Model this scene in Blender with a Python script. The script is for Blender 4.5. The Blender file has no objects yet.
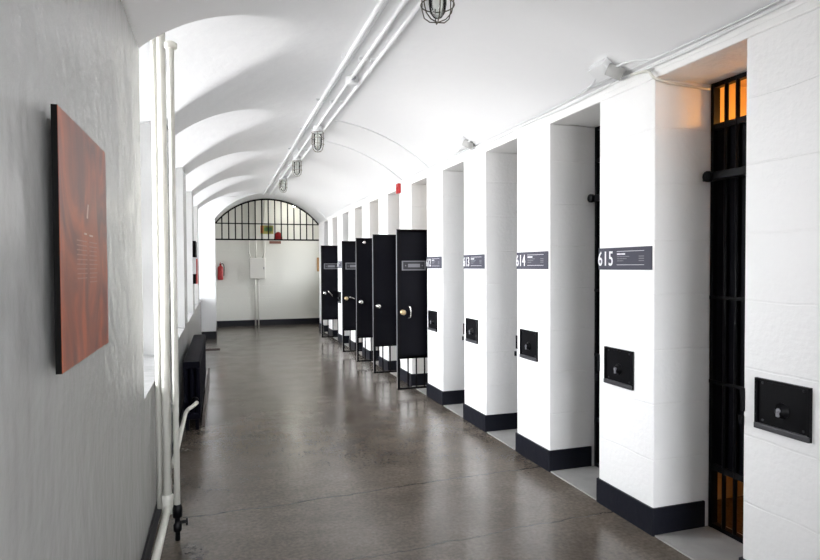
import bpy, bmesh, math, random
from mathutils import Vector, Matrix
random.seed(7)
PI = math.pi
S = bpy.context.scene
COL = S.collection

# ------------------------------------------------------------------ camera
F_PX, YAW, PITCH, ROLL = 591.97, 0.3110, -0.0233, -0.0052
cam_d = bpy.data.cameras.new('camera'); cam = bpy.data.objects.new('camera', cam_d); COL.objects.link(cam)
cam_d.sensor_fit = 'HORIZONTAL'; cam_d.sensor_width = 36.0; cam_d.lens = F_PX / 820 * 36.0
cam_d.clip_start = 0.02; cam_d.clip_end = 200
_f = Vector((math.sin(YAW) * math.cos(PITCH), math.cos(YAW) * math.cos(PITCH), math.sin(PITCH)))
_r = Vector((math.cos(YAW), -math.sin(YAW), 0)); _u = _r.cross(_f)
_R = math.cos(ROLL) * _r + math.sin(ROLL) * _u; _U = -math.sin(ROLL) * _r + math.cos(ROLL) * _u
M = Matrix((( _R.x, _U.x, -_f.x, 0), (_R.y, _U.y, -_f.y, 0), (_R.z, _U.z, -_f.z, 1.55), (0, 0, 0, 1)))
cam.matrix_world = M
S.camera = cam

# ------------------------------------------------------------------ world and daylight
w = bpy.data.worlds.new('sky'); S.world = w; w.use_nodes = True
bg = w.node_tree.nodes['Background']; bg.inputs[1].default_value = 21.5
_n = w.node_tree.nodes; _l = w.node_tree.links      # overcast sky above, darker ground below
_tc = _n.new('ShaderNodeTexCoord'); _sx = _n.new('ShaderNodeSeparateXYZ'); _rp = _n.new('ShaderNodeValToRGB')
_l.new(_tc.outputs['Generated'], _sx.inputs[0]); _mr = _n.new('ShaderNodeMapRange'); _mr.inputs['From Min'].default_value = -1; _l.new(_sx.outputs['Z'], _mr.inputs['Value'])
_l.new(_mr.outputs[0], _rp.inputs[0]); _e = _rp.color_ramp.elements
_e[0].position = .47; _e[0].color = (.50, .495, .49, 1); _e[1].position = .54; _e[1].color = (.935, .96, 1, 1)
_l.new(_rp.outputs[0], bg.inputs[0])
S.view_settings.view_transform = 'Standard'; S.view_settings.look = 'None'
S.view_settings.gamma = 1.0; S.view_settings.exposure = 0.0; S.view_settings.use_curve_mapping = False

# main dimensions (metres)
XL, XR = -0.385, 2.343
VC, VT, VR = 0.982, 3.185, 2.12           # barrel vault centre x, crown z, radius
BAYS = [4.17 + 2.232 * k for k in range(5)]; BH = 0.80; SPR = 2.67; LT = 3.145
BACK = []; SILL = 0.86; XW = XL - 0.36
Y0, PITCHY, OPW = 2.162, 1.1159, 0.6067
YEND, YG, YB = 16.17, 14.70, -3.0
OPH = 2.60; XG = 2.725

def portal(y, z0, z1, half):
    l = bpy.data.lights.new('daylight_portal', 'AREA'); l.shape = 'RECTANGLE'; l.size = z1 - z0; l.size_y = 2 * half
    l.cycles.is_portal = True
    o = bpy.data.objects.new('daylight_portal', l); COL.objects.link(o)
    o.location = (XW - 0.06, y, (z0 + z1) / 2); o.rotation_euler = (0, -PI / 2, 0)
for y in BACK + BAYS: portal(y, SILL, 3.12, BH)
WB = (-0.15, 2.1, .8, 2.75)              # unseen window added behind the camera to light the reveals: x0, x1, z0, z1
l = bpy.data.lights.new('daylight_portal', 'AREA'); l.shape = 'RECTANGLE'; l.size = WB[1] - WB[0]; l.size_y = WB[3] - WB[2]; l.cycles.is_portal = True
o = bpy.data.objects.new('daylight_portal', l); COL.objects.link(o); o.location = ((WB[0] + WB[1]) / 2, YB - .25, (WB[2] + WB[3]) / 2); o.rotation_euler = (PI / 2, 0, 0)


WE = (14.85, 15.75, 1.3, 2.5)             # unseen window added in the end bay's side wall for light: y0, y1, z0, z1
l = bpy.data.lights.new('daylight_portal', 'AREA'); l.shape = 'RECTANGLE'; l.size = WE[3] - WE[2]; l.size_y = WE[1] - WE[0]; l.cycles.is_portal = True
o = bpy.data.objects.new('daylight_portal', l); COL.objects.link(o); o.location = (3.45, (WE[0] + WE[1]) / 2, (WE[2] + WE[3]) / 2); o.rotation_euler = (0, PI / 2, 0)

# ------------------------------------------------------------------ materials
def mat(name, col, rough=0.5, metal=0.0, spec=0.5, bump=0.0, bscale=20.0, var=0.0, vscale=3.0, coat=0.0):
    m = bpy.data.materials.new(name); m.use_nodes = True; nt = m.node_tree; b = nt.nodes['Principled BSDF']
    b.inputs['Base Color'].default_value = (*col, 1); b.inputs['Roughness'].default_value = rough
    b.inputs['Metallic'].default_value = metal; b.inputs['Specular IOR Level'].default_value = spec
    b.inputs['Coat Weight'].default_value = coat
    geo = nt.nodes.new('ShaderNodeNewGeometry')
    if var:
        n = nt.nodes.new('ShaderNodeTexNoise'); n.inputs['Scale'].default_value = vscale; n.inputs['Detail'].default_value = 6
        nt.links.new(geo.outputs['Position'], n.inputs['Vector'])
        r = nt.nodes.new('ShaderNodeValToRGB'); r.color_ramp.elements[0].position = .3; r.color_ramp.elements[1].position = .7
        r.color_ramp.elements[0].color = (*[c * (1 - var) for c in col], 1); r.color_ramp.elements[1].color = (*[min(1, c * (1 + var)) for c in col], 1)
        nt.links.new(n.outputs['Fac'], r.inputs[0]); nt.links.new(r.outputs[0], b.inputs['Base Color'])
    if bump:
        n = nt.nodes.new('ShaderNodeTexNoise'); n.inputs['Scale'].default_value = bscale; n.inputs['Detail'].default_value = 4
        nt.links.new(geo.outputs['Position'], n.inputs['Vector'])
        bp = nt.nodes.new('ShaderNodeBump'); bp.inputs['Strength'].default_value = 1; bp.inputs['Distance'].default_value = bump
        nt.links.new(n.outputs['Fac'], bp.inputs['Height']); nt.links.new(bp.outputs[0], b.inputs['Normal'])
    return m

def block_paint(name, col, rough, course=0.315, off=0.1375, mort=0.006, depth=0.0016, fine=0.0010):
    m = mat(name, col, rough); nt = m.node_tree; b = nt.nodes['Principled BSDF']; L = nt.links.new
    geo = nt.nodes.new('ShaderNodeNewGeometry'); sx = nt.nodes.new('ShaderNodeSeparateXYZ'); L(geo.outputs['Position'], sx.inputs[0])
    ad = nt.nodes.new('ShaderNodeMath'); L(sx.outputs['X'], ad.inputs[0]); L(sx.outputs['Y'], ad.inputs[1])
    nz = nt.nodes.new('ShaderNodeTexNoise'); nz.inputs['Scale'].default_value = 2.2; L(geo.outputs['Position'], nz.inputs['Vector'])
    wz = nt.nodes.new('ShaderNodeMath'); wz.operation = 'MULTIPLY_ADD'; L(nz.outputs['Fac'], wz.inputs[0]); wz.inputs[1].default_value = 0.035; L(sx.outputs['Z'], wz.inputs[2])
    of = nt.nodes.new('ShaderNodeMath'); L(wz.outputs[0], of.inputs[0]); of.inputs[1].default_value = -off
    cb = nt.nodes.new('ShaderNodeCombineXYZ'); L(ad.outputs[0], cb.inputs[0]); L(of.outputs[0], cb.inputs[1])
    br = nt.nodes.new('ShaderNodeTexBrick'); L(cb.outputs[0], br.inputs['Vector'])
    br.inputs['Scale'].default_value = 1; br.inputs['Mortar Size'].default_value = mort; br.inputs['Mortar Smooth'].default_value = .6
    br.inputs['Brick Width'].default_value = 30.0; br.inputs['Row Height'].default_value = course
    b1 = nt.nodes.new('ShaderNodeBump'); b1.invert = True; b1.inputs['Distance'].default_value = depth; L(br.outputs['Fac'], b1.inputs['Height'])
    n2 = nt.nodes.new('ShaderNodeTexNoise'); n2.inputs['Scale'].default_value = 35; n2.inputs['Detail'].default_value = 5; L(geo.outputs['Position'], n2.inputs['Vector'])
    b2 = nt.nodes.new('ShaderNodeBump'); b2.inputs['Distance'].default_value = fine * 3; L(n2.outputs['Fac'], b2.inputs['Height']); L(b1.outputs[0], b2.inputs['Normal'])
    L(b2.outputs[0], b.inputs['Normal'])
    return m

def plaster_gloss():
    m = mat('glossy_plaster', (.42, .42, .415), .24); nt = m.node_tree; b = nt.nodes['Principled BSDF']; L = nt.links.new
    geo = nt.nodes.new('ShaderNodeNewGeometry')
    mp = nt.nodes.new('ShaderNodeMapping'); mp.inputs['Scale'].default_value = (1, 1, .55); L(geo.outputs['Position'], mp.inputs[0])
    n1 = nt.nodes.new('ShaderNodeTexNoise'); n1.inputs['Scale'].default_value = 4.0; n1.inputs['Detail'].default_value = 3; L(mp.outputs[0], n1.inputs['Vector'])
    n2 = nt.nodes.new('ShaderNodeTexNoise'); n2.inputs['Scale'].default_value = 28; n2.inputs['Detail'].default_value = 6; L(geo.outputs['Position'], n2.inputs['Vector'])
    b1 = nt.nodes.new('ShaderNodeBump'); b1.inputs['Distance'].default_value = .016; L(n1.outputs['Fac'], b1.inputs['Height'])
    b2 = nt.nodes.new('ShaderNodeBump'); b2.inputs['Distance'].default_value = .0014; L(n2.outputs['Fac'], b2.inputs['Height']); L(b1.outputs[0], b2.inputs['Normal'])
    L(b2.outputs[0], b.inputs['Normal'])
    return m

def floor_mat():
    m = mat('polished_concrete', (.2, .18, .16), .3); nt = m.node_tree; b = nt.nodes['Principled BSDF']; L = nt.links.new
    geo = nt.nodes.new('ShaderNodeNewGeometry'); P = geo.outputs['Position']
    def noise(sc, det=6, vec=P, rough=.6):
        n = nt.nodes.new('ShaderNodeTexNoise'); n.inputs['Scale'].default_value = sc; n.inputs['Detail'].default_value = det; n.inputs['Roughness'].default_value = rough; L(vec, n.inputs['Vector']); return n.outputs['Fac']
    def mth(op, *a):
        n = nt.nodes.new('ShaderNodeMath'); n.operation = op
        for i, v in enumerate(a):
            if isinstance(v, (int, float)): n.inputs[i].default_value = v
            else: L(v, n.inputs[i])
        return n.outputs[0]
    def ramp(f, c0, c1, p0, p1):
        r = nt.nodes.new('ShaderNodeValToRGB'); r.color_ramp.elements[0].position = p0; r.color_ramp.elements[1].position = p1
        r.color_ramp.elements[0].color = (*c0, 1); r.color_ramp.elements[1].color = (*c1, 1); L(f, r.inputs[0]); return r.outputs[0]
    base = ramp(noise(1.3), FLOOR_A, FLOOR_B, .32, .68)
    speck = ramp(noise(42, 4), (.45, .44, .43), (1.5, 1.5, 1.49), .3, .7)
    mx = nt.nodes.new('ShaderNodeMix'); mx.data_type = 'RGBA'; mx.blend_type = 'MULTIPLY'; mx.inputs[0].default_value = .55; L(base, mx.inputs[6]); L(speck, mx.inputs[7])
    blot = ramp(noise(5.5, 5), (.66, .645, .63), (1.22, 1.22, 1.22), .2, .8)
    mx2 = nt.nodes.new('ShaderNodeMix'); mx2.data_type = 'RGBA'; mx2.blend_type = 'MULTIPLY'; mx2.inputs[0].default_value = .8; L(mx.outputs[2], mx2.inputs[6]); L(blot, mx2.inputs[7])
    # cracks and joints running across the corridor
    sx = nt.nodes.new('ShaderNodeSeparateXYZ'); L(P, sx.inputs[0])
    wob = mth('MULTIPLY', mth('SUBTRACT', noise(3.0, 5), .5), .16)
    yy = mth('ADD', mth('ADD', sx.outputs['Y'], mth('MULTIPLY', sx.outputs['X'], -.06)), wob)
    cr = None
    for yc, wd in ((3.88, .006), (3.0, .0045), (6.6, .005), (9.4, .006), (11.9, .007)):
        d = mth('ABSOLUTE', mth('SUBTRACT', yy, yc))
        k = nt.nodes.new('ShaderNodeMapRange'); k.inputs['From Min'].default_value = wd * .4; k.inputs['From Max'].default_value = wd * 2.2
        k.inputs['To Min'].default_value = .38; k.inputs['To Max'].default_value = 1; L(d, k.inputs['Value'])
        cr = k.outputs[0] if cr is None else mth('MULTIPLY', cr, k.outputs[0])
    # damp stain near the valve
    dx = mth('SUBTRACT', sx.outputs['X'], -.165); dy = mth('MULTIPLY', mth('SUBTRACT', sx.outputs['Y'], 3.36), .45)
    dd = mth('ADD', mth('SQRT', mth('ADD', mth('MULTIPLY', dx, dx), mth('MULTIPLY', dy, dy))), mth('MULTIPLY', mth('SUBTRACT', noise(9, 3), .5), .09))
    k = nt.nodes.new('ShaderNodeMapRange'); k.inputs['From Min'].default_value = .062; k.inputs['From Max'].default_value = .085; k.inputs['To Min'].default_value = .55; L(dd, k.inputs['Value'])
    dark = mth('MULTIPLY', cr, k.outputs[0])
    mx3 = nt.nodes.new('ShaderNodeMix'); mx3.data_type = 'RGBA'; mx3.blend_type = 'MULTIPLY'; mx3.inputs[0].default_value = 1; L(mx2.outputs[2], mx3.inputs[6]); L(dark, mx3.inputs[7])
    L(mx3.outputs[2], b.inputs['Base Color'])
    rr = nt.nodes.new('ShaderNodeMapRange'); rr.inputs['From Min'].default_value = .3; rr.inputs['From Max'].default_value = .7; rr.inputs['To Min'].default_value = .16; rr.inputs['To Max'].default_value = .255; L(noise(2.2, 3), rr.inputs['Value'])
    L(rr.outputs[0], b.inputs['Roughness'])
    b1 = nt.nodes.new('ShaderNodeBump'); b1.inputs['Distance'].default_value = .0006; L(noise(40, 3), b1.inputs['Height'])
    b2 = nt.nodes.new('ShaderNodeBump'); b2.inputs['Distance'].default_value = .0015; L(noise(5, 2), b2.inputs['Height']); L(b1.outputs[0], b2.inputs['Normal'])
    L(b2.outputs[0], b.inputs['Normal'])
    return m
FLOOR_A, FLOOR_B = (.098, .080, .064), (.158, .135, .112)

def emit(name, col, st):
    m = bpy.data.materials.new(name); m.use_nodes = True; b = m.node_tree.nodes['Principled BSDF']
    b.inputs['Base Color'].default_value = (*col, 1); b.inputs['Emission Color'].default_value = (*col, 1); b.inputs['Emission Strength'].default_value = st
    return m
def glass(name, tint=(1, 1, 1), gl=.12):
    m = bpy.data.materials.new(name); m.use_nodes = True; nt = m.node_tree; nt.nodes.remove(nt.nodes['Principled BSDF'])
    t = nt.nodes.new('ShaderNodeBsdfTransparent'); t.inputs[0].default_value = (*tint, 1)
    g = nt.nodes.new('ShaderNodeBsdfGlossy'); g.inputs['Roughness'].default_value = .05
    mx = nt.nodes.new('ShaderNodeMixShader'); fr = nt.nodes.new('ShaderNodeFresnel'); fr.inputs[0].default_value = 1.45
    nt.links.new(fr.outputs[0], mx.inputs[0]); nt.links.new(t.outputs[0], mx.inputs[1]); nt.links.new(g.outputs[0], mx.inputs[2])
    nt.links.new(mx.outputs[0], nt.nodes['Material Output'].inputs[0]); return m

def panel_mat():
    m = mat('rust_red_print', (.3, .07, .04), .38); nt = m.node_tree; b = nt.nodes['Principled BSDF']; L = nt.links.new
    geo = nt.nodes.new('ShaderNodeNewGeometry'); n = nt.nodes.new('ShaderNodeTexNoise'); n.inputs['Scale'].default_value = 4.5; n.inputs['Detail'].default_value = 4; n.inputs['Distortion'].default_value = 1.2
    mp = nt.nodes.new('ShaderNodeMapping'); mp.inputs['Scale'].default_value = (1, 1.3, .8); L(geo.outputs['Position'], mp.inputs[0]); L(mp.outputs[0], n.inputs['Vector'])
    r = nt.nodes.new('ShaderNodeValToRGB'); e = r.color_ramp.elements
    e[0].position = .38; e[0].color = (.17, .045, .032, 1); e[1].position = .66; e[1].color = (.45, .105, .036, 1)
    L(n.outputs['Fac'], r.inputs[0]); L(r.outputs[0], b.inputs['Base Color']); return m

WHITE_BLOCK = block_paint('white_painted_block', (.90, .897, .89), .42)
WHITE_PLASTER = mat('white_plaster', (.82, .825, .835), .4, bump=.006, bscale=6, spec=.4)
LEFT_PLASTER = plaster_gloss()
END_BLOCK = block_paint('cream_painted_block', (.80, .80, .745), .5)
CELL_PAINT = mat('ochre_cell_paint', (.68, .54, .34), .6, var=.15)
CONCRETE = floor_mat()
SLAB = mat('pale_grey_concrete', (.33, .325, .315), .5, var=.1, vscale=9, bump=.002, bscale=40)
BLACKPAINT = mat('black_painted_band', (.008, .009, .015), .45, spec=.2, bump=.003, bscale=14)
IRON = mat('black_gloss_iron', (.004, .004, .005), .38, spec=.1, bump=.0012, bscale=25)
SHEET = mat('black_steel_sheet', (.0035, .0035, .006), .42, spec=.08, bump=.003, bscale=5)
EDGE = mat('worn_steel_edge', (.22, .22, .24), .35, metal=.3)
PIPEW = mat('white_pipe_paint', (.70, .69, .63), .3, bump=.001, bscale=30)
CONDW = mat('white_conduit_paint', (.78, .79, .80), .35)
GREYP = mat('weathered_grey_paint', (.42, .42, .41), .5)
GREYWIRE = mat('grey_cage_wire', (.27, .25, .21), .45, metal=.4)
DARKWIRE = mat('dark_cage_wire', (.07, .058, .04), .45, metal=.3)
BRASS = mat('worn_brass', (.55, .42, .24), .3, metal=.8)
CHROME = mat('dull_chrome', (.62, .6, .58), .25, metal=.9)
SIGNG = mat('slate_grey_sign', (.062, .062, .082), .55, spec=.2)
SIGNW = mat('white_lettering', (.8, .8, .82), .5)
PLATE = mat('dark_grey_plate', (.045, .045, .05), .5, spec=.2)
PLATEL = mat('light_grey_lettering', (.22, .22, .24), .5, spec=.2)
RED = mat('signal_red', (.42, .012, .012), .35)
RADI = mat('radiator_black', (.003, .003, .007), .5, spec=.04, bump=.001, bscale=30)
BROWNP = mat('brown_painted_plank', (.07, .05, .045), .45)
PRINT = panel_mat()
PRINTX = mat('faded_print_lettering', (.45, .25, .19), .5)
BLACKEDGE = mat('black_panel_edge', (.004, .004, .004), .7, spec=.08)
GLASS = glass('window_glass'); JAR = glass('jar_glass', (.93, .95, .93))
FRAMEW = mat('white_window_frame', (.78, .78, .78), .45)
BOXG = mat('cream_steel_box', (.76, .75, .70), .45)
TAN = mat('tan_plaque', (.45, .25, .10), .5); BROWNSIGN = mat('brown_plaque', (.28, .13, .10), .5)
STOREY = mat('outer_stone', (.35, .34, .32), .8)

# ------------------------------------------------------------------ helpers
def tag(o, label=None, cat=None, group=None, kind=None):
    if label: o['label'] = label
    if cat: o['category'] = cat
    if group: o['group'] = group
    if kind: o['kind'] = kind
    return o
def thing(name, loc, label, cat, group=None, rz=0):
    o = bpy.data.objects.new(name, None); COL.objects.link(o); o.location = loc; o.rotation_euler = (0, 0, rz); o.empty_display_size = .05
    return tag(o, label, cat, group)
def obj(name, bm, m, parent=None, smooth=False, bevel=0):
    me = bpy.data.meshes.new(name); bmesh.ops.recalc_face_normals(bm, faces=bm.faces); bm.to_mesh(me); bm.free()
    for mm in (m if isinstance(m, (list, tuple)) else [m]): me.materials.append(mm)
    if smooth:
        for p in me.polygons: p.use_smooth = True
    o = bpy.data.objects.new(name, me); COL.objects.link(o)
    if parent: o.parent = parent
    if bevel:
        b = o.modifiers.new('bevel', 'BEVEL'); b.width = bevel; b.segments = 2; b.limit_method = 'ANGLE'; b.angle_limit = .9
    return o
def struct(name, bm, m, **k): return tag(obj(name, bm, m, **k), kind='structure')
def box(bm, a, b, mi=0):
    x0, y0, z0 = [min(p, q) for p, q in zip(a, b)]; x1, y1, z1 = [max(p, q) for p, q in zip(a, b)]
    v = [bm.verts.new(p) for p in ((x0, y0, z0), (x1, y0, z0), (x1, y1, z0), (x0, y1, z0), (x0, y0, z1), (x1, y0, z1), (x1, y1, z1), (x0, y1, z1))]
    for f in ((3, 2, 1, 0), (4, 5, 6, 7), (0, 1, 5, 4), (1, 2, 6, 5), (2, 3, 7, 6), (3, 0, 4, 7)):
        bm.faces.new([v[i] for i in f]).material_index = mi
    return v
def tube(bm, pts, r, seg=10, cap=True, closed=False):
    pts = [Vector(p) for p in pts]; n = len(pts); rings = []; prev = None
    for i, p in enumerate(pts):
        if closed: d = pts[(i + 1) % n] - pts[i - 1]
        else: d = pts[min(i + 1, n - 1)] - pts[max(i - 1, 0)]
        d.normalize()
        if prev is None:
            a = Vector((0, 0, 1)) if abs(d.z) < .9 else Vector((1, 0, 0)); u = d.cross(a).normalized()
        else: u = (prev - d * prev.dot(d)).normalized()
        prev = u; v = d.cross(u)
        rings.append([bm.verts.new(p + (u * math.cos(2 * PI * k / seg) + v * math.sin(2 * PI * k / seg)) * r) for k in range(seg)])
    for i in range(n if closed else n - 1):
        A, B = rings[i], rings[(i + 1) % n]
        for k in range(seg): bm.faces.new((A[k], A[(k + 1) % seg], B[(k + 1) % seg], B[k]))
    if cap and not closed: bm.faces.new(rings[0][::-1]); bm.faces.new(rings[-1])
def lathe(bm, prof, seg=20, axis='z', o=(0, 0, 0)):
    rings = []
    for r, h in prof:
        ring = []
        for k in range(seg):
            a = 2 * PI * k / seg; c, s = r * math.cos(a), r * math.sin(a)
            p = {'z': (c, s, h), 'x': (h, c, s), 'y': (c, h, s)}[axis]
            ring.append(bm.verts.new((p[0] + o[0], p[1] + o[1], p[2] + o[2])))
        rings.append(ring)
    for A, B in zip(rings, rings[1:]):
        for k in range(seg): bm.faces.new((A[k], A[(k + 1) % seg], B[(k + 1) % seg], B[k]))
    bm.faces.new(rings[0]); bm.faces.new(rings[-1])
def smooth_path(pts, n=6):
    P = [Vector(p) for p in pts]; out = []
    for i in range(len(P) - 1):
        p0, p1, p2, p3 = P[max(i - 1, 0)], P[i], P[i + 1], P[min(i + 2, len(P) - 1)]
        for k in range(n):
            t = k / n
            out.append(.5 * ((2 * p1) + (p2 - p0) * t + (2 * p0 - 5 * p1 + 4 * p2 - p3) * t * t + (3 * p1 - p0 - 3 * p2 + p3) * t ** 3))
    return out + [P[-1]]
def copy_tree(o, parent=None):
    c = o.copy(); COL.objects.link(c); c.parent = parent
    for ch in list(o.children): copy_tree(ch, c)
    return c
def text_bm(s, size, M4, ext=.001, sx=1.0, bold=.0):
    cu = bpy.data.curves.new('t', 'FONT'); cu.body = s; cu.size = size; cu.extrude = ext; cu.offset = bold; cu.resolution_u = 3; cu.space_character = 1.12
    t = bpy.data.objects.new('t', cu); COL.objects.link(t); bpy.context.view_layer.update()
    dg = bpy.context.evaluated_depsgraph_get(); me = bpy.data.meshes.new_from_object(t.evaluated_get(dg))
    bm = bmesh.new(); bm.from_mesh(me); bpy.data.objects.remove(t); bpy.data.meshes.remove(me)
    bmesh.ops.transform(bm, matrix=M4 @ Matrix.Diagonal((sx, 1, 1, 1)), verts=bm.verts); return bm
def vz(x): return VT - VR + math.sqrt(max(0, VR * VR - (x - VC) ** 2))
def lz(y, yc):
    t = abs(y - yc) / BH
    return SPR - .02 + (LT - SPR + .02) * math.sqrt(max(0, 1 - t * t)) if t < 1 else -9

# ------------------------------------------------------------------ floor, ceiling
bm = bmesh.new(); box(bm, (XL - .8, YB - .3, -.2), (3.6, YEND + .3, 0)); struct('floor', bm, CONCRETE)

def ceiling():
    bm = bmesh.new()
    ys = [YB - .1, 1.5, 2.8]
    for k, yc in enumerate(BACK + BAYS):
        n = 56
        for i in range(n + 1): ys.append(yc - BH * math.cos(PI * i / n))
        if k < 4: ys.append(yc + 1.116)
    ys = sorted(y for y in ys if y < 13.62) + [13.62]
    xs = [XW - .02, XL - .18] + [XL + .0 + (1.0 - XL) * i / 60 for i in range(61)] + [1.0 + (2.36 - 1.0) * (i + 1) / 24 for i in range(24)]
    def bay(y):
        for yc in BACK + BAYS:
            if abs(y - yc) <= BH + 1e-5: return yc
        return None
    V = {}
    for j, y in enumerate(ys):
        for i, x in enumerate(xs):
            yc = bay(y)
            if i < 2:
                if yc is None: continue
                z = lz(y, yc)
                if z < 0: z = SPR - .02
            else:
                a = vz(x); z = a
                if yc is not None and x < 0.97:
                    b_ = max(lz(y, yc), SPR - .02); e = .018 * min(1, (x - XL) * 8) * min(1, (.97 - x) * 6)
                    z = .5 * (a + b_ + math.sqrt((a - b_) ** 2 + e * e)) if x > XL else max(a, b_)
            V[i, j] = bm.verts.new((x, y, z))
    for j in range(len(ys) - 1):
        for i in range(len(xs) - 1):
            q = [(i, j), (i + 1, j), (i + 1, j + 1), (i, j + 1)]
            if all(k in V for k in q):
                if i < 2 and bay((ys[j] + ys[j + 1]) / 2) is None: continue
                bm.faces.new([V[k] for k in q])
    o = struct('ceiling', bm, WHITE_PLASTER, smooth=True)
    so = o.modifiers.new('thickness', 'SOLIDIFY'); so.thickness = .12; so.offset = 1
    if o.data.polygons[200].normal.z < 0: so.offset = -1
    return o
ceiling()
bm = bmesh.new(); box(bm, (XL - .8, YB - .3, 3.36), (3.6, YEND + .3, 3.5)); struct('ceiling_slab', bm, STOREY)

# ------------------------------------------------------------------ left wall with window recesses
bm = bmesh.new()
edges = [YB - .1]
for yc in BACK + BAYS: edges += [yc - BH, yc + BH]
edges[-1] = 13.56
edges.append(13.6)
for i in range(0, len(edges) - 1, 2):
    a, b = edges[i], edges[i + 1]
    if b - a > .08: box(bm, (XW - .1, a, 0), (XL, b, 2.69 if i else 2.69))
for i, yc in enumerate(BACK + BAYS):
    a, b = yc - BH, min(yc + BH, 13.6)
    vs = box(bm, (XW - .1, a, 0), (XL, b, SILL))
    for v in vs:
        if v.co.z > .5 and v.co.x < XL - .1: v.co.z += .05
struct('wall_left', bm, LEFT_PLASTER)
bm = bmesh.new(); box(bm, (XL - .01, YB, 0), (XL + .012, 13.5, .115)); struct('baseboard_left', bm, BLACKPAINT)
# outer masonry above the windows closes the wall
bm = bmesh.new(); box(bm, (XW - .32, YB, 3.14), (XW - .02, YEND, 3.4))
for a, b in [(YB, BAYS[0] - BH)] + [(BAYS[k] + BH, BAYS[k + 1] - BH) for k in range(4)] + [(13.9, YEND)]: box(bm, (XW - .3, a, 2.6), (XW, b, 3.2))
struct('wall_left_outer', bm, STOREY)

for k, yc in enumerate(BAYS + BACK):
    x = XW
    fr = bmesh.new(); N = 24
    prof = [(yc - BH * math.cos(PI * i / N), SPR - .02 + (LT - SPR + .02) * math.sin(PI * i / N)) for i in range(N + 1)]
    tube(fr, [(x, yc - BH + .02, SILL + .02)] + [(x, y + (.02 if y < yc else -.02), z - .02) for y, z in prof] + [(x, yc + BH - .02, SILL + .02)], .035, 6, closed=True)
    for yy in (yc - .27, yc + .27): box(fr, (x - .02, yy - .02, SILL), (x + .02, yy + .02, 3.06))
    for zz in (1.45, 2.05, 2.64): box(fr, (x - .018, yc - BH, zz - .018), (x + .018, yc + BH, zz + .018))
    wf = struct('window_%d' % (k + 1), fr, FRAMEW)
    g = bmesh.new(); pl = [(yc + BH, SILL + .02), (yc - BH, SILL + .02)] + prof
    f0 = [g.verts.new((x - .004, y, z)) for y, z in pl[:-1]]; g.faces.new(f0)
    ex = bmesh.ops.extrude_face_region(g, geom=g.faces[:]); bmesh.ops.translate(g, vec=(.008, 0, 0), verts=[e for e in ex['geom'] if isinstance(e, bmesh.types.BMVert)])
    obj('window_pane', g, GLASS, wf)

# ------------------------------------------------------------------ right wall: pillars, headers, cells
NO = 11
openings = [Y0 + PITCHY * k for k in range(NO)]
bm = bmesh.new()
pill = [(YB, openings[0])] + [(openings[k] + OPW, openings[k + 1]) for k in range(NO - 1)] + [(openings[-1] + OPW, 14.64)]
for a, b in pill: box(bm, (XR, a, 0), (XG + .08, b, OPH))
box(bm, (XR, YB, OPH), (XG + .08, 14.64, 3.0))
struct('wall_right', bm, WHITE_BLOCK, bevel=.007)
bm = bmesh.new()
t = .012
for a, b in pill:
    a2, b2 = (a if a == YB else a - t), b + t
    box(bm, (XR - t, a2, 0), (XG - .02, b2, .160))
struct('baseboard_right', bm, BLACKPAINT, bevel=.004)
# cells behind: partitions, back wall, ceiling
bm = bmesh.new()
box(bm, (3.5, 0.6, 0), (3.6, 14.64, 3.0)); box(bm, (XG + .08, .6, 2.72), (3.6, 14.64, 2.95))
cuts = [.7] + [y - .17 for y in openings[:]] + [openings[-1] + OPW + .2]
for c in cuts: box(bm, (XG + .08, c - .04, 0), (3.5, c + .04, 2.72))
struct('wall_cell_interior', bm, CELL_PAINT)
for k, y in enumerate(openings):
    bm = bmesh.new(); box(bm, (XR + .002, y + t, 0), (XG + .10, y + OPW - t, .008)); struct('trim_%d' % (k + 1), bm, SLAB)

# ------------------------------------------------------------------ far end: arch wall, end bay, end wall
AC, AH, AT, AS = 1.135, 1.225, 3.20, 2.60
AR = (AH ** 2 + (AT - AS) ** 2) / (2 * (AT - AS))
def az(x): return AT - AR + math.sqrt(max(0, AR * AR - (x - AC) ** 2))
XA0, XA1 = AC - AH, AC + AH
bm = bmesh.new()
box(bm, (XL - .9, 13.5, 0), (XA0, YEND + .1, 3.45))                              # left pier
xs = [XA0 + (XA1 - XA0) * i / 40 for i in range(41)]
fr, bk, tf, tb = [], [], [], []
for x in xs:
    fr.append(bm.verts.new((x, 13.5, az(x)))); bk.append(bm.verts.new((x, 14.85, az(x)))); tf.append(bm.verts.new((x, 13.5, 3.45))); tb.append(bm.verts.new((x, 14.85, 3.45)))
for i in range(40):
    bm.faces.new((fr[i], fr[i + 1], tf[i + 1], tf[i])); bm.faces.new((bk[i], tb[i], tb[i + 1], bk[i + 1])); bm.faces.new((fr[i], bk[i], bk[i + 1], fr[i + 1])); bm.faces.new((tf[i], tf[i + 1], tb[i + 1], tb[i]))
box(bm, (XA1, 13.5, 2.62), (2.7, 14.85, 3.45))
struct('wall_far_arch', bm, WHITE_PLASTER)
bm = bmesh.new(); box(bm, (XL - .2, 13.488, 0), (XA0 + .012, YEND, .16)); struct('baseboard_pier', bm, BLACKPAINT)
bm = bmesh.new(); box(bm, (-.3, YEND, 0), (3.6, YEND + .2, 3.5)); struct('wall_far', bm, END_BLOCK)
bm = bmesh.new()                                                                # side wall of the end bay cut open for the added window
box(bm, (3.2, 14.64, 0), (3.4, YEND, WE[2])); box(bm, (3.2, 14.64, WE[3]), (3.4, YEND, 3.5)); box(bm, (3.2, 14.64, WE[2]), (3.4, WE[0], WE[3])); box(bm, (3.2, WE[1], WE[2]), (3.4, YEND, WE[3]))
box(bm, (3.4, 14.44, 0), (3.6, 14.64, 3.5)); struct('wall_far_side', bm, END_BLOCK)
bm = bmesh.new()
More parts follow.
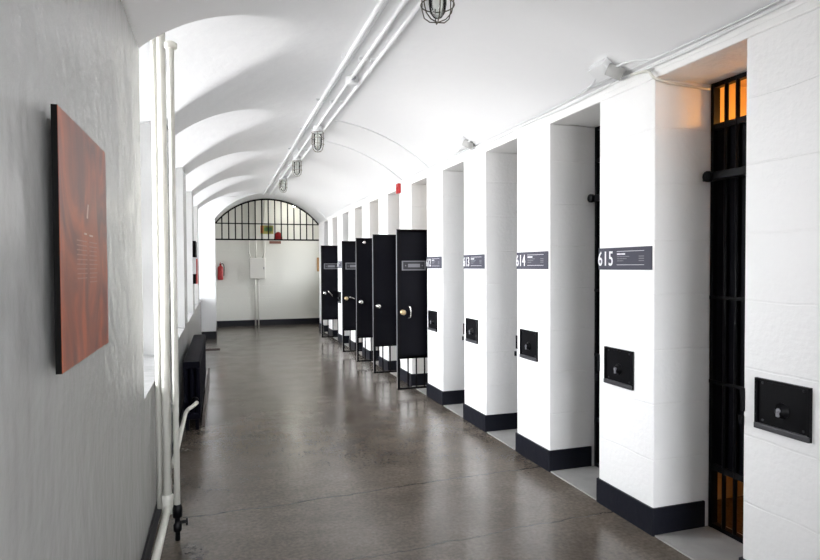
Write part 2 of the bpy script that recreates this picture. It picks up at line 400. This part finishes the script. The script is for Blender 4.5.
for y in (WE[0], (WE[0] + WE[1]) / 2 - .02, WE[1] - .04): box(bm, (3.3, y, WE[2]), (3.35, y + .04, WE[3]))
for z in (WE[2], (WE[2] + WE[3]) / 2, WE[3] - .04): box(bm, (3.302, WE[0], z), (3.348, WE[1], z + .04))
wf = struct('window_7', bm, FRAMEW); bm = bmesh.new(); box(bm, (3.322, WE[0], WE[2]), (3.328, WE[1], WE[3])); obj('window_pane', bm, GLASS, wf)  # added out of view so daylight brightens the end wall
bm = bmesh.new(); box(bm, (XA0, YEND - .014, 0), (3.2, YEND + .02, .15)); struct('baseboard_far', bm, BLACKPAINT)
bm = bmesh.new()
box(bm, (XL - .9, YB - .2, 0), (WB[0], YB, 3.5)); box(bm, (WB[1], YB - .2, 0), (3.6, YB, 3.5)); box(bm, (WB[0], YB - .2, 0), (WB[1], YB, WB[2])); box(bm, (WB[0], YB - .2, WB[3]), (WB[1], YB, 3.5))
struct('wall_near', bm, WHITE_PLASTER)
bm = bmesh.new()
for x in (WB[0], (WB[0] + WB[1]) / 2 - .02, WB[1] - .04): box(bm, (x, YB - .15, WB[2]), (x + .04, YB - .10, WB[3]))
for z in (WB[2], 1.9, WB[3] - .04): box(bm, (WB[0], YB - .148, z), (WB[1], YB - .102, z + .04))
wf = struct('window_6', bm, FRAMEW); bm = bmesh.new(); box(bm, (WB[0], YB - .128, WB[2]), (WB[1], YB - .122, WB[3])); obj('window_pane', bm, GLASS, wf)  # invented light source at the camera's back, never in frame

# ------------------------------------------------------------------ cell doors
def knob_bm(s=1.0):
    b = bmesh.new(); lathe(b, [(.012 * s, 0), (.03 * s, .003), (.03 * s, .010), (.014 * s, .014), (.013 * s, .030), (.026 * s, .036), (.031 * s, .046), (.026 * s, .058), (.008 * s, .062)], 16, 'y'); return b

def swing_door(k, label, hinge_off, knob_mat, plate, handle, height=1.99, topknob=False, ang=0):
    """leaf runs along -X from the hinge; the face seen from the corridor looks to -Y"""
    y = openings[k] + hinge_off
    W = 2.70 - 2.01; Z0, ZS = .07, .44
    t_ = thing('cell_door', (2.70, y, 0), label, 'door', 'steel cell doors swung open into the corridor', rz=ang)
    T = .034
    b = bmesh.new(); box(b, (-W + .004, 0, ZS), (0, .012, height - .004)); obj('steel_panel', b, SHEET, t_, bevel=.002)
    b = bmesh.new()
    for x0 in (-W, -.03): box(b, (x0, -.004, Z0), (x0 + .030, T, height))
    box(b, (-W + .03, 0, height - .035), (-.03, T, height)); box(b, (-W + .03, 0, Z0), (-.03, T - .008, Z0 + .024)); box(b, (-W + .03, 0, ZS), (-.03, T - .008, ZS + .03))
    obj('frame', b, IRON, t_)
    b = bmesh.new(); box(b, (-W - .002, .002, Z0 + .02), (-W, T - .004, height - .01)); tag(obj('edge_strip', b, EDGE, t_), 'worn grey steel free edge')
    for i in range(5):
        b = bmesh.new(); xx = -W + .03 + (W - .06) * (i + 1) / 6; tube(b, [(xx, .012, Z0 + .02), (xx, .012, ZS + .01)], .0095, 8); obj('bar', b, IRON, t_, smooth=True)
    kb = knob_bm(); bmesh.ops.scale(kb, vec=(1, -1, 1), verts=kb.verts); bmesh.ops.translate(kb, vec=(-W + .065, 0, 1.0), verts=kb.verts)
    tag(obj('knob', kb, knob_mat, t_, smooth=True), 'pale metal door knob')
    if handle:
        b = bmesh.new()
        if handle == 'pull': tube(b, smooth_path([(-W + .135, -.002, 1.07), (-W + .15, -.04, 1.06), (-W + .155, -.05, 1.0), (-W + .15, -.04, .94), (-W + .135, -.002, .93)]), .008, 8)
        elif handle == 'lever': tube(b, smooth_path([(-W + .13, -.002, 1.05), (-W + .15, -.04, 1.03), (-W + .2, -.045, .97), (-W + .23, -.01, .93)]), .01, 8)
        else: tube(b, smooth_path([(-W + .12, -.002, 1.03), (-W + .13, -.04, 1.02), (-W + .19, -.04, 1.0), (-W + .21, -.01, .98)]), .011, 8)
        tag(obj('handle', b, CHROME, t_, smooth=True), 'pale curved pull handle')
    if plate:
        b = bmesh.new(); box(b, (-W + .06, -.006, 1.50), (-W + .36, 0, 1.615)); p = obj('name_plate', b, PLATEL, t_)
        b = bmesh.new(); box(b, (-W + .075, -.008, 1.512), (-W + .345, -.004, 1.603)); q = obj('plate_face', b, PLATE, p)
        b = bmesh.new(); box(b, (-W + .135, -.010, 1.537), (-W + .285, -.006, 1.578)); obj('worn_lettering', b, PLATEL, p)
        b = bmesh.new()
        for xx in (-W + .105, -W + .315): lathe(b, [(.008, -.011), (.009, -.006)], 10, 'y', (xx, 0, 1.557))
        obj('bolt', b, PLATEL, p)
    if topknob:
        b = knob_bm(.75); bmesh.ops.scale(b, vec=(1, -1, 1), verts=b.verts); bmesh.ops.translate(b, vec=(-W + .12, 0, height - .07), verts=b.verts); tag(obj('knob', b, CHROME, t_, smooth=True), 'small white knob near the top edge')
    for zz in (.35, 1.2, 1.85):
        b = bmesh.new(); tube(b, [(.004, .016, zz - .05), (.004, .016, zz + .05)], .014, 10); obj('hinge', b, IRON, t_, smooth=True)
    return t_
swing_door(4, 'open black steel cell door nearest the camera, with name plate and curved pull handle', .13, BRASS, True, 'pull')
swing_door(5, 'open black cell door second nearest, plain panel with one pale round knob', .18, CHROME, False, None, ang=.02)
swing_door(6, 'middle one of five open black cell doors, with a small white knob at its top', .10, CHROME, False, None, topknob=True)
swing_door(7, 'open black cell door second farthest, with name plate and short bright handle', .10, BRASS, True, 'short')
swing_door(9, 'open black cell door farthest away, beside the end wall, with slanted lever', .08, CHROME, True, 'lever')

def closed_door(k, label, solid_top=True):
    y = openings[k]
    t_ = thing('cell_gate', (XG, y, 0), label, 'gate', 'barred cell gates closed in their recesses')
    W0, W1 = .014, OPW - .014
    b = bmesh.new(); box(b, (.03, W0, .372), (.042, W1, 2.34)); obj('steel_panel', b, SHEET, t_)
    b = bmesh.new()
    for a_ in (W0, W1 - .022): box(b, (0, a_, .009), (.045, a_ + .022, OPH - .004))
    for z0, z1 in ((.009, .035), (.35, .385), (2.325, 2.36), (OPH - .03, OPH - .004)): box(b, (.004, W0 + .022, z0), (.043, W1 - .022, z1))
    obj('frame', b, IRON, t_)
    for i in range(6):
        b = bmesh.new(); yy = W0 + .022 + (W1 - W0 - .044) * (i + 1) / 7; tube(b, [(.014, yy, .03), (.014, yy, OPH - .02)], .012, 8); obj('bar', b, IRON, t_, smooth=True)
    b = bmesh.new(); box(b, (-.06, W0, 2.03), (.0, W1, 2.075)); lathe(b, [(.02, -.085), (.032, -.08), (.032, -.055), (.02, -.05)], 12, 'x', (0, W1 - .05, 2.052)); obj('lock_band', b, IRON, t_, bevel=.004)
    b = bmesh.new(); box(b, (-.003, W0, 1.35), (.001, W1, 1.37)); box(b, (-.003, W0, .86), (.001, W1, .88)); obj('cross_strap', b, IRON, t_)
    b = bmesh.new(); box(b, (-.39, -.008, .86), (-.36, .012, .97)); box(b, (-.40, 0, .80), (-.385, .016, .84)); obj('bolt_keeper', b, IRON, t_, bevel=.003)
    return t_
closed_door(0, 'closed black cell gate nearest the camera, orange light behind its top bars')
closed_door(1, 'closed black cell gate seen edge-on behind the pillar numbered 615')
closed_door(2, 'closed cell gate hidden in the recess between pillars numbered 614 and 613')
closed_door(3, 'closed cell gate in the recess between pillars numbered 613 and 612')
closed_door(8, 'closed cell gate between the two farthest open cell doors')
closed_door(10, 'closed cell gate farthest away, next to the arched bars')

# bulb in the first cell
t_ = thing('cell_lamp', (3.15, 2.5, 2.40), 'warm bare lamp glowing behind the nearest closed gate', 'lamp')
b = bmesh.new(); lathe(b, [(.012, .10), (.02, .085), (.045, .04), (.05, .0), (.04, -.035), (.01, -.052)], 16); obj('bulb', b, emit('warm_bulb', (1, .44, .09), 85), t_, smooth=True)
b = bmesh.new(); lathe(b, [(.05, .318), (.05, .30), (.018, .29), (.018, .085)], 14); obj('lamp_holder', b, PLATE, t_, smooth=True)

# ------------------------------------------------------------------ lock boxes
def lock_box(yfar, label):
    y1 = yfar - .072; y0 = y1 - .268; z0, z1 = .803, 1.034
    t_ = thing('lock_box', (XR, (y0 + y1) / 2, z0), label, 'lock box', 'black lock boxes set into the pillars')
    h = (y1 - y0) / 2; H = z1 - z0
    b = bmesh.new(); box(b, (-.004, -h, 0), (.0, h, H)); obj('back_plate', b, IRON, t_)
    b = bmesh.new(); box(b, (-.016, -h, 0), (-.002, -h + .012, H)); box(b, (-.016, h - .012, 0), (-.002, h, H)); box(b, (-.016, -h + .012, H - .012), (-.002, h - .012, H))
    obj('rim', b, IRON, t_, bevel=.002)
    b = bmesh.new(); v = box(b, (-.020, -h, 0), (-.002, h, .026)); obj('bottom_lip', b, mat('grey_lip', (.05, .05, .055), .35) if 'grey_lip' not in bpy.data.materials else bpy.data.materials['grey_lip'], t_, bevel=.003)
    b = bmesh.new(); lathe(b, [(.034, -.003), (.034, -.010), (.022, -.012), (.022, -.028), (.012, -.031)], 18, 'x', (0, 0, .105)); obj('lock_cylinder', b, IRON, t_, smooth=True)
    b = bmesh.new(); box(b, (-.036, -.007, .080), (-.028, .008, .108)); lathe(b, [(.009, -.040), (.010, -.030)], 12, 'x', (0, -.004, .110)); obj('latch', b, EDGE, t_, bevel=.002)
    for sy, sz in ((-1, .03), (1, .03), (-1, H - .03), (1, H - .03)):
        b = bmesh.new(); lathe(b, [(.004, -.009), (.006, -.006), (.007, -.003)], 8, 'x', (0, sy * (h - .035), sz + .01)); obj('screw', b, PLATE, t_)
names = ['615', '614', '613', '612', '611', '610', '609', '608', '607', '606']
lock_box(openings[0], 'largest black lock box on the near white wall at the right edge')
for k in range(4): lock_box(openings[k + 1], ['black lock box below the largest and nearest number sign', 'black lock box below the second nearest number sign, reading 614', 'black lock box below the third number sign, reading 613', 'small black lock box right beside the nearest open door'][k])
for k in range(4, 9): lock_box(openings[k + 1], ['black lock box on the pillar behind the nearest open door', 'black lock box on the pillar behind the second nearest open door', 'black lock box on the pillar behind the middle open door', 'black lock box on the pillar beyond the second farthest open door', 'black lock box on the pillar before the farthest open door'][k - 4])

# ------------------------------------------------------------------ number signs
def num_sign(k, label):
    y1 = openings[k + 1] - .002; y0 = y1 - .492; z0, z1 = 1.522, 1.658
    t_ = thing('number_sign', (XR, y1, z0), label, 'sign', 'slate grey number signs on the pillars')
    b = bmesh.new(); box(b, (-.006, -.492, 0), (0, 0, .136)); obj('sign_board', b, SIGNG, t_)
    # local text frame: text x -> -Y, text y -> +Z, facing -X
    def T(yy, zz): return Matrix(((0, 0, -1, -.007), (-1, 0, 0, yy), (0, 1, 0, zz), (0, 0, 0, 1)))
    obj('number', text_bm(names[k], .128, T(.008, .026), sx=.76, bold=.0010), SIGNW, t_)
    b = bmesh.new()
    box(b, (-.008, -.43, .111), (-.006, -.185, .1135)); box(b, (-.008, -.43, .0285), (-.006, -.185, .031)); obj('rule', b, SIGNW, t_)
    b = bmesh.new()
    for a_, c_ in ((.187, .222), (.227, .262)): box(b, (-.008, -c_, .091), (-.006, -a_, .100))
    obj('heading', b, SIGNW, t_)
    b = bmesh.new()
    for i, (a_, c_) in enumerate(((.187, .30), (.187, .275), (.187, .245))):
        zz = .078 - i * .013; x = a_
        while x < c_: box(b, (-.0075, -min(c_, x + .022), zz), (-.006, -x, zz + .0045)); x += .026
    obj('small_lettering', b, PLATEL, t_); b = bmesh.new()
    for i in range(3): zz = .078 - i * .013; box(b, (-.0075, -.43, zz), (-.006, -.385, zz + .0045))
    obj('small_lettering', b, PLATEL, t_)
for k in range(9):
    lab = ['slate grey sign reading 615, largest and nearest of the pillar signs', 'slate grey sign reading 614, on the pillar just beyond the nearest sign', 'slate grey sign reading 613, on the slimmer pillar third from the camera', 'slate grey sign partly covered by the nearest open door'][k] if k < 4 else ['slate grey sign on the pillar behind the nearest open door', 'slate grey sign on the pillar behind the second nearest open door', 'slate grey sign on the pillar behind the middle open door', 'slate grey sign on the pillar past the second farthest open door', 'slate grey sign on the pillar by the farthest open door'][k - 4]
    num_sign(k, lab)

# ------------------------------------------------------------------ ceiling conduits and lamps
YC1 = 13.48
def conduit(x, z, r, label, y0=.0):
    t_ = thing('ceiling_conduit', (x, 0, 0), label, 'conduit', 'white conduits along the vault crown')
    b = bmesh.new(); tube(b, [(0, y0, z), (0, YC1, z)], r, 10); obj('pipe', b, CONDW, t_, smooth=True)
    b = bmesh.new(); y = .8
    while y < 13.3: box(b, (-r * 2.3, y - .012, z + r * .4), (r * 2.3, y + .012, vz(x) + .004)); y += 1.25
    obj('clip', b, CONDW, t_)
conduit(.955, 3.155, .017, 'thick white conduit along the vault crown, leftmost run')
conduit(.995, 3.168, .008, 'thin white cable run close beside the leftmost ceiling conduit')
conduit(1.085, 3.150, .014, 'white conduit along the crown, middle run through the junction box')
conduit(1.185, 3.148, .016, 'white conduit along the crown nearest the cell wall')

def jar_lamp(x, y, label, wire, lit=False, s=1.0, ztop=None):
    zt = vz(x) - .0 if ztop is None else ztop
    t_ = thing('caged_lamp', (x, y, zt), label, 'lamp', 'caged jar lamps hanging from the crown' if not lit else None)
    b = bmesh.new(); lathe(b, [(.055, .004), (.055, -.03), (.048, -.045), (.060, -.05), (.062, -.075), (.05, -.08)], 20); obj('base', b, CONDW, t_, smooth=False)
    b = bmesh.new(); lathe(b, [(.045, -.078), (.048, -.12), (.049, -.20), (.042, -.245), (.022, -.272), (.004, -.278)], 20)
    obj('jar', b, emit('lit_jar', (1, 1, .93), 14) if lit else JAR, t_, smooth=True)
    if not lit:
        b = bmesh.new(); lathe(b, [(.012, -.08), (.013, -.12), (.027, -.17), (.028, -.195), (.018, -.22), (.004, -.228)], 14); obj('bulb', b, FRAMEW, t_, smooth=True)
    b = bmesh.new(); R_ = .074 * s
    for i in range(6):
        a = 2 * PI * (i + .3) / 6; c, s_ = math.cos(a), math.sin(a)
        tube(b, [(c * R_ * f, s_ * R_ * f, z) for f, z in ((.95, -.07), (1, -.12), (1, -.215), (.86, -.262), (.5, -.29), (.05, -.298))], .0032, 6)
    for z, f in ((-.075, .97), (-.14, 1), (-.205, 1)):
        tube(b, [(R_ * f * math.cos(2 * PI * i / 20), R_ * f * math.sin(2 * PI * i / 20), z) for i in range(20)], .0032, 6, closed=True)
    obj('wire_cage', b, wire, t_, smooth=True)
    return t_
jar_lamp(1.15, 3.06, 'dark wire-caged jar lamp cut by the top edge of the picture', DARKWIRE, s=1.25)
jar_lamp(1.105, 6.92, 'grey wire-caged jar lamp, largest of the three down the vault', GREYWIRE)
jar_lamp(1.105, 8.86, 'grey wire-caged jar lamp, middle of the three down the vault', GREYWIRE)
jar_lamp(1.105, 10.85, 'grey wire-caged jar lamp farthest down the vault, smallest in view', GREYWIRE)
_lp = bpy.data.lights.new('lit_jar_glow', 'POINT'); _lp.energy = 9; _lp.color = (1, .98, .88); _lp.shadow_soft_size = .05
_lo = bpy.data.objects.new('lit_jar_glow', _lp); COL.objects.link(_lo); _lo.location = (1.86, 15.55, 3.03)
jar_lamp(1.86, 15.55, 'lit caged lamp glowing behind the arched bars', GREYWIRE, lit=True, ztop=3.36)

t_ = thing('junction_box', (1.10, 5.03, 3.17), 'white round junction box on the crown conduits, between nearest and next lamp', 'junction box')
b = bmesh.new(); lathe(b, [(.055, .004), (.055, -.05), (.045, -.062), (.015, -.066)], 18); obj('housing', b, CONDW, t_, smooth=False)
b = bmesh.new(); lathe(b, [(.02, -.085), (.02, -.04)], 12, 'y', (0, 0, -.02)); lathe(b, [(.02, .04), (.02, .085)], 12, 'y', (0, 0, -.02)); obj('hub', b, EDGE, t_, smooth=False)

# arched cross conduits on the vault, right half
def arc_conduit(y, x0, label):
    b = bmesh.new(); n = 18
    tube(b, [(x0 + (2.335 - x0) * i / n, y, vz(x0 + (2.335 - x0) * i / n) - .008) for i in range(n + 1)], .008, 6)
    tag(obj('arched_conduit', b, CONDW, None, smooth=True), label, 'conduit', 'thin conduits arching over the vault')
arc_conduit(6.507, 1.17, 'thin white conduit arching across the vault, nearer of two')
arc_conduit(7.573, 1.17, 'thin white conduit arching across the vault, down to the red alarm')

# cables along the right wall top
b = bmesh.new()
pts = [(XR - .012, -.5 + .3 * i, 2.668 + .006 * math.sin(i * 1.7)) for i in range(50)]; tube(b, [p for p in pts if p[1] < 13.4], .0085, 6)
tag(obj('wall_cable', b, CONDW, None, smooth=True), 'white cable along the cell wall just above the doorways, lower run', 'cable')
b = bmesh.new()
pts = [(XR - .016, -.5 + .3 * i, 2.700 + .009 * math.sin(i * 1.1 + 1)) for i in range(50)]; tube(b, [p for p in pts if p[1] < 13.4], .006, 6)
tag(obj('wall_cable', b, GREYWIRE if False else CONDW, None, smooth=True), 'thin white cable along the cell wall below the vault, upper run', 'cable')

def wall_device(y, label, s=1.0):
    t_ = thing('conduit_box', (2.255, y, vz(2.25) - .004), label, 'junction box', 'white conduit boxes at the foot of the vault')
    b = bmesh.new(); box(b, (-.05 * s, -.07 * s, -.05 * s), (.05 * s, .07 * s, .0)); r = Matrix.Rotation(.62, 4, 'Y') ; bmesh.ops.transform(b, matrix=r, verts=b.verts); obj('housing', b, CONDW, t_, bevel=.006)
    b = bmesh.new(); tube(b, [(-.02, -.05, -.03), (.05, -.10, -.075)], .034 * s, 12); obj('elbow', b, GREYP, t_, smooth=True)
    b = bmesh.new(); tube(b, smooth_path([(.0, -.08, -.03), (.03, -.2, -.03), (.07, -.33, -.05), (.075, -.45, -.03)]), .007, 6); tube(b, smooth_path([(.0, .08, -.03), (.02, .17, -.06), (.06, .3, -.05), (.075, .45, -.03)]), .007, 6); obj('cable_tail', b, CONDW, t_, smooth=True)
wall_device(3.10, 'white conduit box above the pillar numbered 615, cables fanning out', 1.1)
wall_device(5.30, 'white conduit box above the pillar numbered 613')
b = bmesh.new(); tube(b, smooth_path([(2.30, 2.92, 2.66), (2.318, 2.80, 2.645), (2.328, 2.745, 2.588), (2.5, 2.745, 2.57), (2.70, 2.74, 2.56)]), .008, 6)
tag(obj('drop_cable', b, PIPEW, None, smooth=True), 'thin cable drooping from the wall box into the nearest doorway', 'cable')
t_ = thing('fire_alarm', (XR, 7.72, 2.55), 'small red fire alarm on the cell wall under the vault', 'alarm')
b = bmesh.new(); box(b, (-.04, -.055, -.01), (0, .055, .12)); obj('housing', b, RED, t_, bevel=.006)
b = bmesh.new(); lathe(b, [(.025, -.05), (.03, -.04)], 14, 'x', (0, 0, .055)); obj('sounder', b, RED, t_)

# ------------------------------------------------------------------ arched bars
t_ = thing('arched_grille', (AC, YG, 2.19), 'black iron bars filling the arch above the end wall', 'grille')
Z = lambda z: z - 2.19
b = bmesh.new(); tube(b, [(XA0 + .005 + (2 * AH - .01) * i / 48 - AC, 0, Z(az(XA0 + .005 + (2 * AH - .01) * i / 48)) - .018) for i in range(49)], .020, 8); obj('arch_bar', b, IRON, t_, smooth=True)
b = bmesh.new(); box(b, (-AH + .005, -.012, 0), (AH - .005, .012, .035)); obj('bottom_rail', b, IRON, t_)
b = bmesh.new(); box(b, (-AH + .005, -.012, Z(2.575)), (AH - .005, .012, Z(2.60))); obj('middle_rail', b, IRON, t_)
for i in range(15):
    x = -AH + 2 * AH * (i + 1) / 16; b = bmesh.new(); tube(b, [(x, 0, .01), (x, 0, Z(az(x + AC)) - .02)], .0145, 8); obj('bar', b, IRON, t_, smooth=True)

t_ = thing('exit_sign', (1.12, 14.92, 2.36), 'small yellow and green hanging sign behind the arched bars', 'sign')
b = bmesh.new(); box(b, (-.155, 0, 0), (.155, .04, .21)); obj('sign_box', b, mat('yellow_green', (.45, .42, .10), .5), t_)
b = bmesh.new(); box(b, (-.157, -.006, .02), (-.09, .0, .20)); tag(obj('side_panel', b, mat('orange_panel', (.75, .22, .05), .5), t_), 'orange panel')
b = bmesh.new(); box(b, (-.07, -.006, .07), (.12, .0, .16)); tag(obj('symbol_panel', b, mat('green_panel', (.16, .36, .12), .5), t_), 'green panel')
b = bmesh.new()
for xx in (-.1, .1): tube(b, [(xx, .02, .21), (xx, .02, 1.0)], .006, 6)
obj('hanger', b, CONDW, t_)
t_ = thing('alarm_bell', (1.38, 14.84, 2.24), 'red dome alarm standing on the grille rail under the arch', 'alarm')
b = bmesh.new(); lathe(b, [(.095, 0), (.1, .03), (.085, .10), (.055, .15), (.01, .17)], 18); obj('dome', b, RED, t_, smooth=True)
b = bmesh.new(); lathe(b, [(.11, -.016), (.11, 0)], 18); obj('base', b, RED, t_)
b = bmesh.new(); box(b, (1.27, YEND - .02, 2.17), (1.57, YEND, 2.24)); tag(obj('wall_plaque', b, BROWNSIGN), 'small brown plaque on the end wall just under the bars', 'sign')
b = bmesh.new(); box(b, (2.53, YEND - .02, 1.42), (2.66, YEND, 1.80)); tag(obj('wall_notice', b, TAN), 'upright tan notice at the right edge of the end wall', 'sign')

# electrical box with conduits
t_ = thing('electrical_box', (.94, YEND - .002, 1.24), 'cream electrical cabinet with conduits on the end wall', 'electrical box')
b = bmesh.new(); box(b, (-.19, -.12, 0), (.21, 0, .55)); obj('cabinet', b, BOXG, t_, bevel=.008)
b = bmesh.new(); box(b, (-.175, -.128, .015), (.195, -.12, .535)); obj('cabinet_door', b, BOXG, t_, bevel=.004)
b = bmesh.new(); box(b, (.16, -.14, .25), (.18, -.128, .31)); obj('latch', b, EDGE, t_)
for x in (-.2, -.02, .2):
    b = bmesh.new()
    xx = max(-.15, min(.15, x)); tube(b, [(xx, -.05, .54), (x, -.035, .70), (x, -.035, 2.1)], .017, 8); obj('conduit', b, BOXG, t_, smooth=True)
for x in (-.05, .03):
    b = bmesh.new(); tube(b, [(x, -.05, .01), (x, -.035, -.15), (x, -.035, -1.235)], .018, 8); obj('conduit', b, BOXG, t_, smooth=True)

# fire extinguisher
t_ = thing('fire_extinguisher', (.02, YEND - .085, 1.22), 'red fire extinguisher hung at the left end of the end wall', 'fire extinguisher')
b = bmesh.new(); lathe(b, [(.05, 0), (.068, .01), (.07, .03), (.07, .30), (.06, .34), (.025, .37), (.022, .39)], 20); obj('cylinder', b, RED, t_, smooth=True)
b = bmesh.new(); lathe(b, [(.024, .385), (.024, .42)], 12); box(b, (-.012, -.07, .42), (.012, .05, .432)); v = box(b, (-.012, -.075, .445), (.012, .04, .457)); obj('valve', b, RED, t_)
b = bmesh.new(); tube(b, smooth_path([(0, -.02, .40), (.06, -.03, .42), (.09, -.03, .33), (.085, -.03, .15), (.08, -.03, .10)]), .01, 8); obj('hose', b, IRON, t_, smooth=True)
b = bmesh.new(); box(b, (-.03, .066, .10), (.03, .085, .34)); obj('bracket', b, EDGE, t_)

# ------------------------------------------------------------------ rust-red panel on the near left wall
PX = -.352
t_ = thing('information_board', (PX, 1.855, 1.303), 'rust-red printed display panel mounted on the near left wall', 'panel')
b = bmesh.new(); box(b, (-.013, -.301, 0), (0, .301, .624)); ob = obj('panel_board', b, BLACKEDGE, t_)
b = bmesh.new(); box(b, (0, -.300, .001), (.0012, .300, .623)); obj('printed_face', b, PRINT, t_)
b = bmesh.new(); box(b, (XL - PX, -.19, .03), (-.013, -.10, .59)); box(b, (XL - PX, .12, .08), (-.013, .22, .55)); obj('mounting_batten', b, BLACKEDGE, t_)
b = bmesh.new(); v = box(b, (.001, -.008, .385), (.0022, .006, .425))
for q in v:
    if q.co.z > .4: q.co.y += .012
obj('title_mark', b, mat('pale_print', (.62, .45, .38), .5), t_)
b = bmesh.new(); box(b, (.001, -.045, .338), (.0022, -.012, .343)); box(b, (.001, .02, .336), (.0022, .07, .341)); obj('heading', b, bpy.data.materials['pale_print'], t_)
b = bmesh.new()
for i in range(10):
    zz = .318 - i * .0125
    if i < 9: box(b, (.001, -.135, zz), (.0018, -.008 - .01 * random.random(), zz + .003))
    box(b, (.001, .015, zz), (.0018, .135 - .02 * random.random(), zz + .003))
obj('text_columns', b, PRINTX, t_)

# narrow display panel on a far window pier
t_ = thing('display_board', (XL, 9.75, 1.30), 'narrow black and white board on a window pier along the left wall', 'panel')
b = bmesh.new(); box(b, (0, -.24, 0), (.045, .24, .65)); obj('board', b, BLACKEDGE, t_)
b = bmesh.new(); box(b, (-.001, -.242, .15), (.047, .242, .40)); tag(obj('white_panel', b, FRAMEW, t_), 'white middle section')
b = bmesh.new(); box(b, (.045, -.24, 0), (.062, .24, .38)); tag(obj('red_panel', b, RED, t_), 'red lower face')

# ------------------------------------------------------------------ pipes at the near window recess
def elbow_tube(pts, r, seg=14):
    b = bmesh.new(); tube(b, pts, r, seg); return b
t_ = thing('riser_pipe', (-.245, 3.58, 0), 'thin white riser pipe with ceiling collar and black floor valve', 'pipe')
tag(obj('pipe', elbow_tube([(0, 0, .20), (0, 0, 2.80)], .0165), PIPEW, t_, smooth=True), None)
b = bmesh.new(); lathe(b, [(.018, 2.77), (.034, 2.775), (.034, 2.80), (.018, 2.81)], 16); obj('collar', b, PIPEW, t_, smooth=True)
b = bmesh.new(); lathe(b, [(.014, 0), (.014, .05), (.024, .055), (.024, .09), (.015, .1), (.015, .13), (.026, .135), (.026, .18), (.02, .205)], 14); tag(obj('valve', b, IRON, t_, smooth=True), 'black iron valve at the foot')
b = bmesh.new(); lathe(b, [(.01, 0), (.01, .035), (.022, .036), (.022, .046)], 12, 'x', (.01, 0, .10)); obj('valve_handle', b, IRON, t_)

t_ = thing('heating_pipe', (-.305, 3.70, 0), 'thick white pipe down the window pier, elbowed along the near wall base', 'pipe')
obj('riser', elbow_tube([(0, 0, .16), (0, 0, 3.03)], .024), PIPEW, t_, smooth=True)
obj('floor_run', elbow_tube([(0, 0, .17), (.0, -.02, .15), (0, -.06, .145), (.0, -1.0, .18), (0, -4.5, .2)], .02), PIPEW, t_, smooth=True)
b = bmesh.new(); lathe(b, [(.02, .11), (.033, .115), (.033, .15), (.030, .16), (.033, .195), (.033, .22), (.026, .225)], 16); obj('elbow_fitting', b, PIPEW, t_, smooth=True)

b = bmesh.new(); tube(b, [(-.352, 3.78, .12), (-.352, 3.78, 3.05)], .018, 12); tag(obj('drain_pipe', b, PIPEW, None, smooth=True), 'slim white pipe close against the wall, left of the thick pipe', 'pipe')

b = bmesh.new(); tube(b, smooth_path([(-.300, 3.76, .40), (-.300, 3.95, .31), (-.300, 4.3, .275), (-.300, 5.3, .275), (-.29, 5.58, .28), (-.245, 5.70, .29), (-.215, 5.79, .30)], 8), .0175, 12)
tag(obj('radiator_supply_pipe', b, PIPEW, None, smooth=True), 'short white pipe bending towards the black radiator', 'pipe')

# ------------------------------------------------------------------ radiator
t_ = thing('radiator', (-.265, 6.0, 0), 'black cast-iron column radiator along the left wall', 'radiator')
NS = 30; PS = .080
def section(y):
    b = bmesh.new()
    for x in (-.055, .0, .055): box(b, (x - .019, y - .022, .13), (x + .019, y + .022, .62))
    box(b, (-.075, y - .036, .585), (.075, y + .036, .655)); box(b, (-.075, y - .036, .10), (.075, y + .036, .165)); return b
base = obj('section', section(0), RADI, t_, bevel=.012)
for i in range(1, NS):
    c = base.copy(); COL.objects.link(c); c.location = (0, i * PS, 0)
for y in (0, NS * PS - PS):
    b = bmesh.new(); box(b, (-.06, y - .02, 0), (-.03, y + .02, .11)); box(b, (.03, y - .02, 0), (.06, y + .02, .11)); obj('foot', b, RADI, t_)
b = bmesh.new(); lathe(b, [(.018, -.16), (.018, -.03)], 12, 'y', (.03, 0, .30)); lathe(b, [(.03, -.13), (.03, -.08)], 12, 'y', (.03, 0, .30)); obj('valve', b, IRON, t_, smooth=True)
b = bmesh.new(); box(b, (-.2, 6.1, 0), (-.155, 8.95, .13)); 
for v in b.verts: v.co.x += .012
b.free()
b = bmesh.new(); box(b, (-.178, 6.1, 0), (-.155, 8.95, .10)); tag(obj('floor_plank', b, BROWNP), 'dark brown plank on the floor along the radiator foot', 'plank')
b = bmesh.new(); box(b, (-.36, 11.66, 0), (-.01, 11.78, .02)); tag(obj('floor_bar', b, BROWNP, bevel=.004), 'short dark bar lying across the floor before the far pier', 'bar')

# pieces that repeat inside one part become parts of their own
for o in list(bpy.data.objects):
    if o.type == 'MESH' and o.name.split('.')[0] in ('cross_strap', 'foot', 'bolt', 'clip', 'mounting_batten', 'hub', 'hanger', 'cable_tail'):
        bm = bmesh.new(); bm.from_mesh(o.data); left = set(bm.verts); isl = []
        while left:
            st = [left.pop()]; g = set(st)
            while st:
                v = st.pop()
                for e in v.link_edges:
                    q = e.other_vert(v)
                    if q in left: left.discard(q); g.add(q); st.append(q)
            isl.append({v.index for v in g})
        for g in isl[1:]:
            b = bm.copy(); bmesh.ops.delete(b, geom=[v for v in b.verts if v.index not in g], context='VERTS')
            me = bpy.data.meshes.new(o.data.name); b.to_mesh(me); b.free(); me.materials.append(o.data.materials[0])
            c = o.copy(); c.data = me; COL.objects.link(c)
        bmesh.ops.delete(bm, geom=[v for v in bm.verts if v.index not in isl[0]], context='VERTS'); bm.to_mesh(o.data); bm.free()
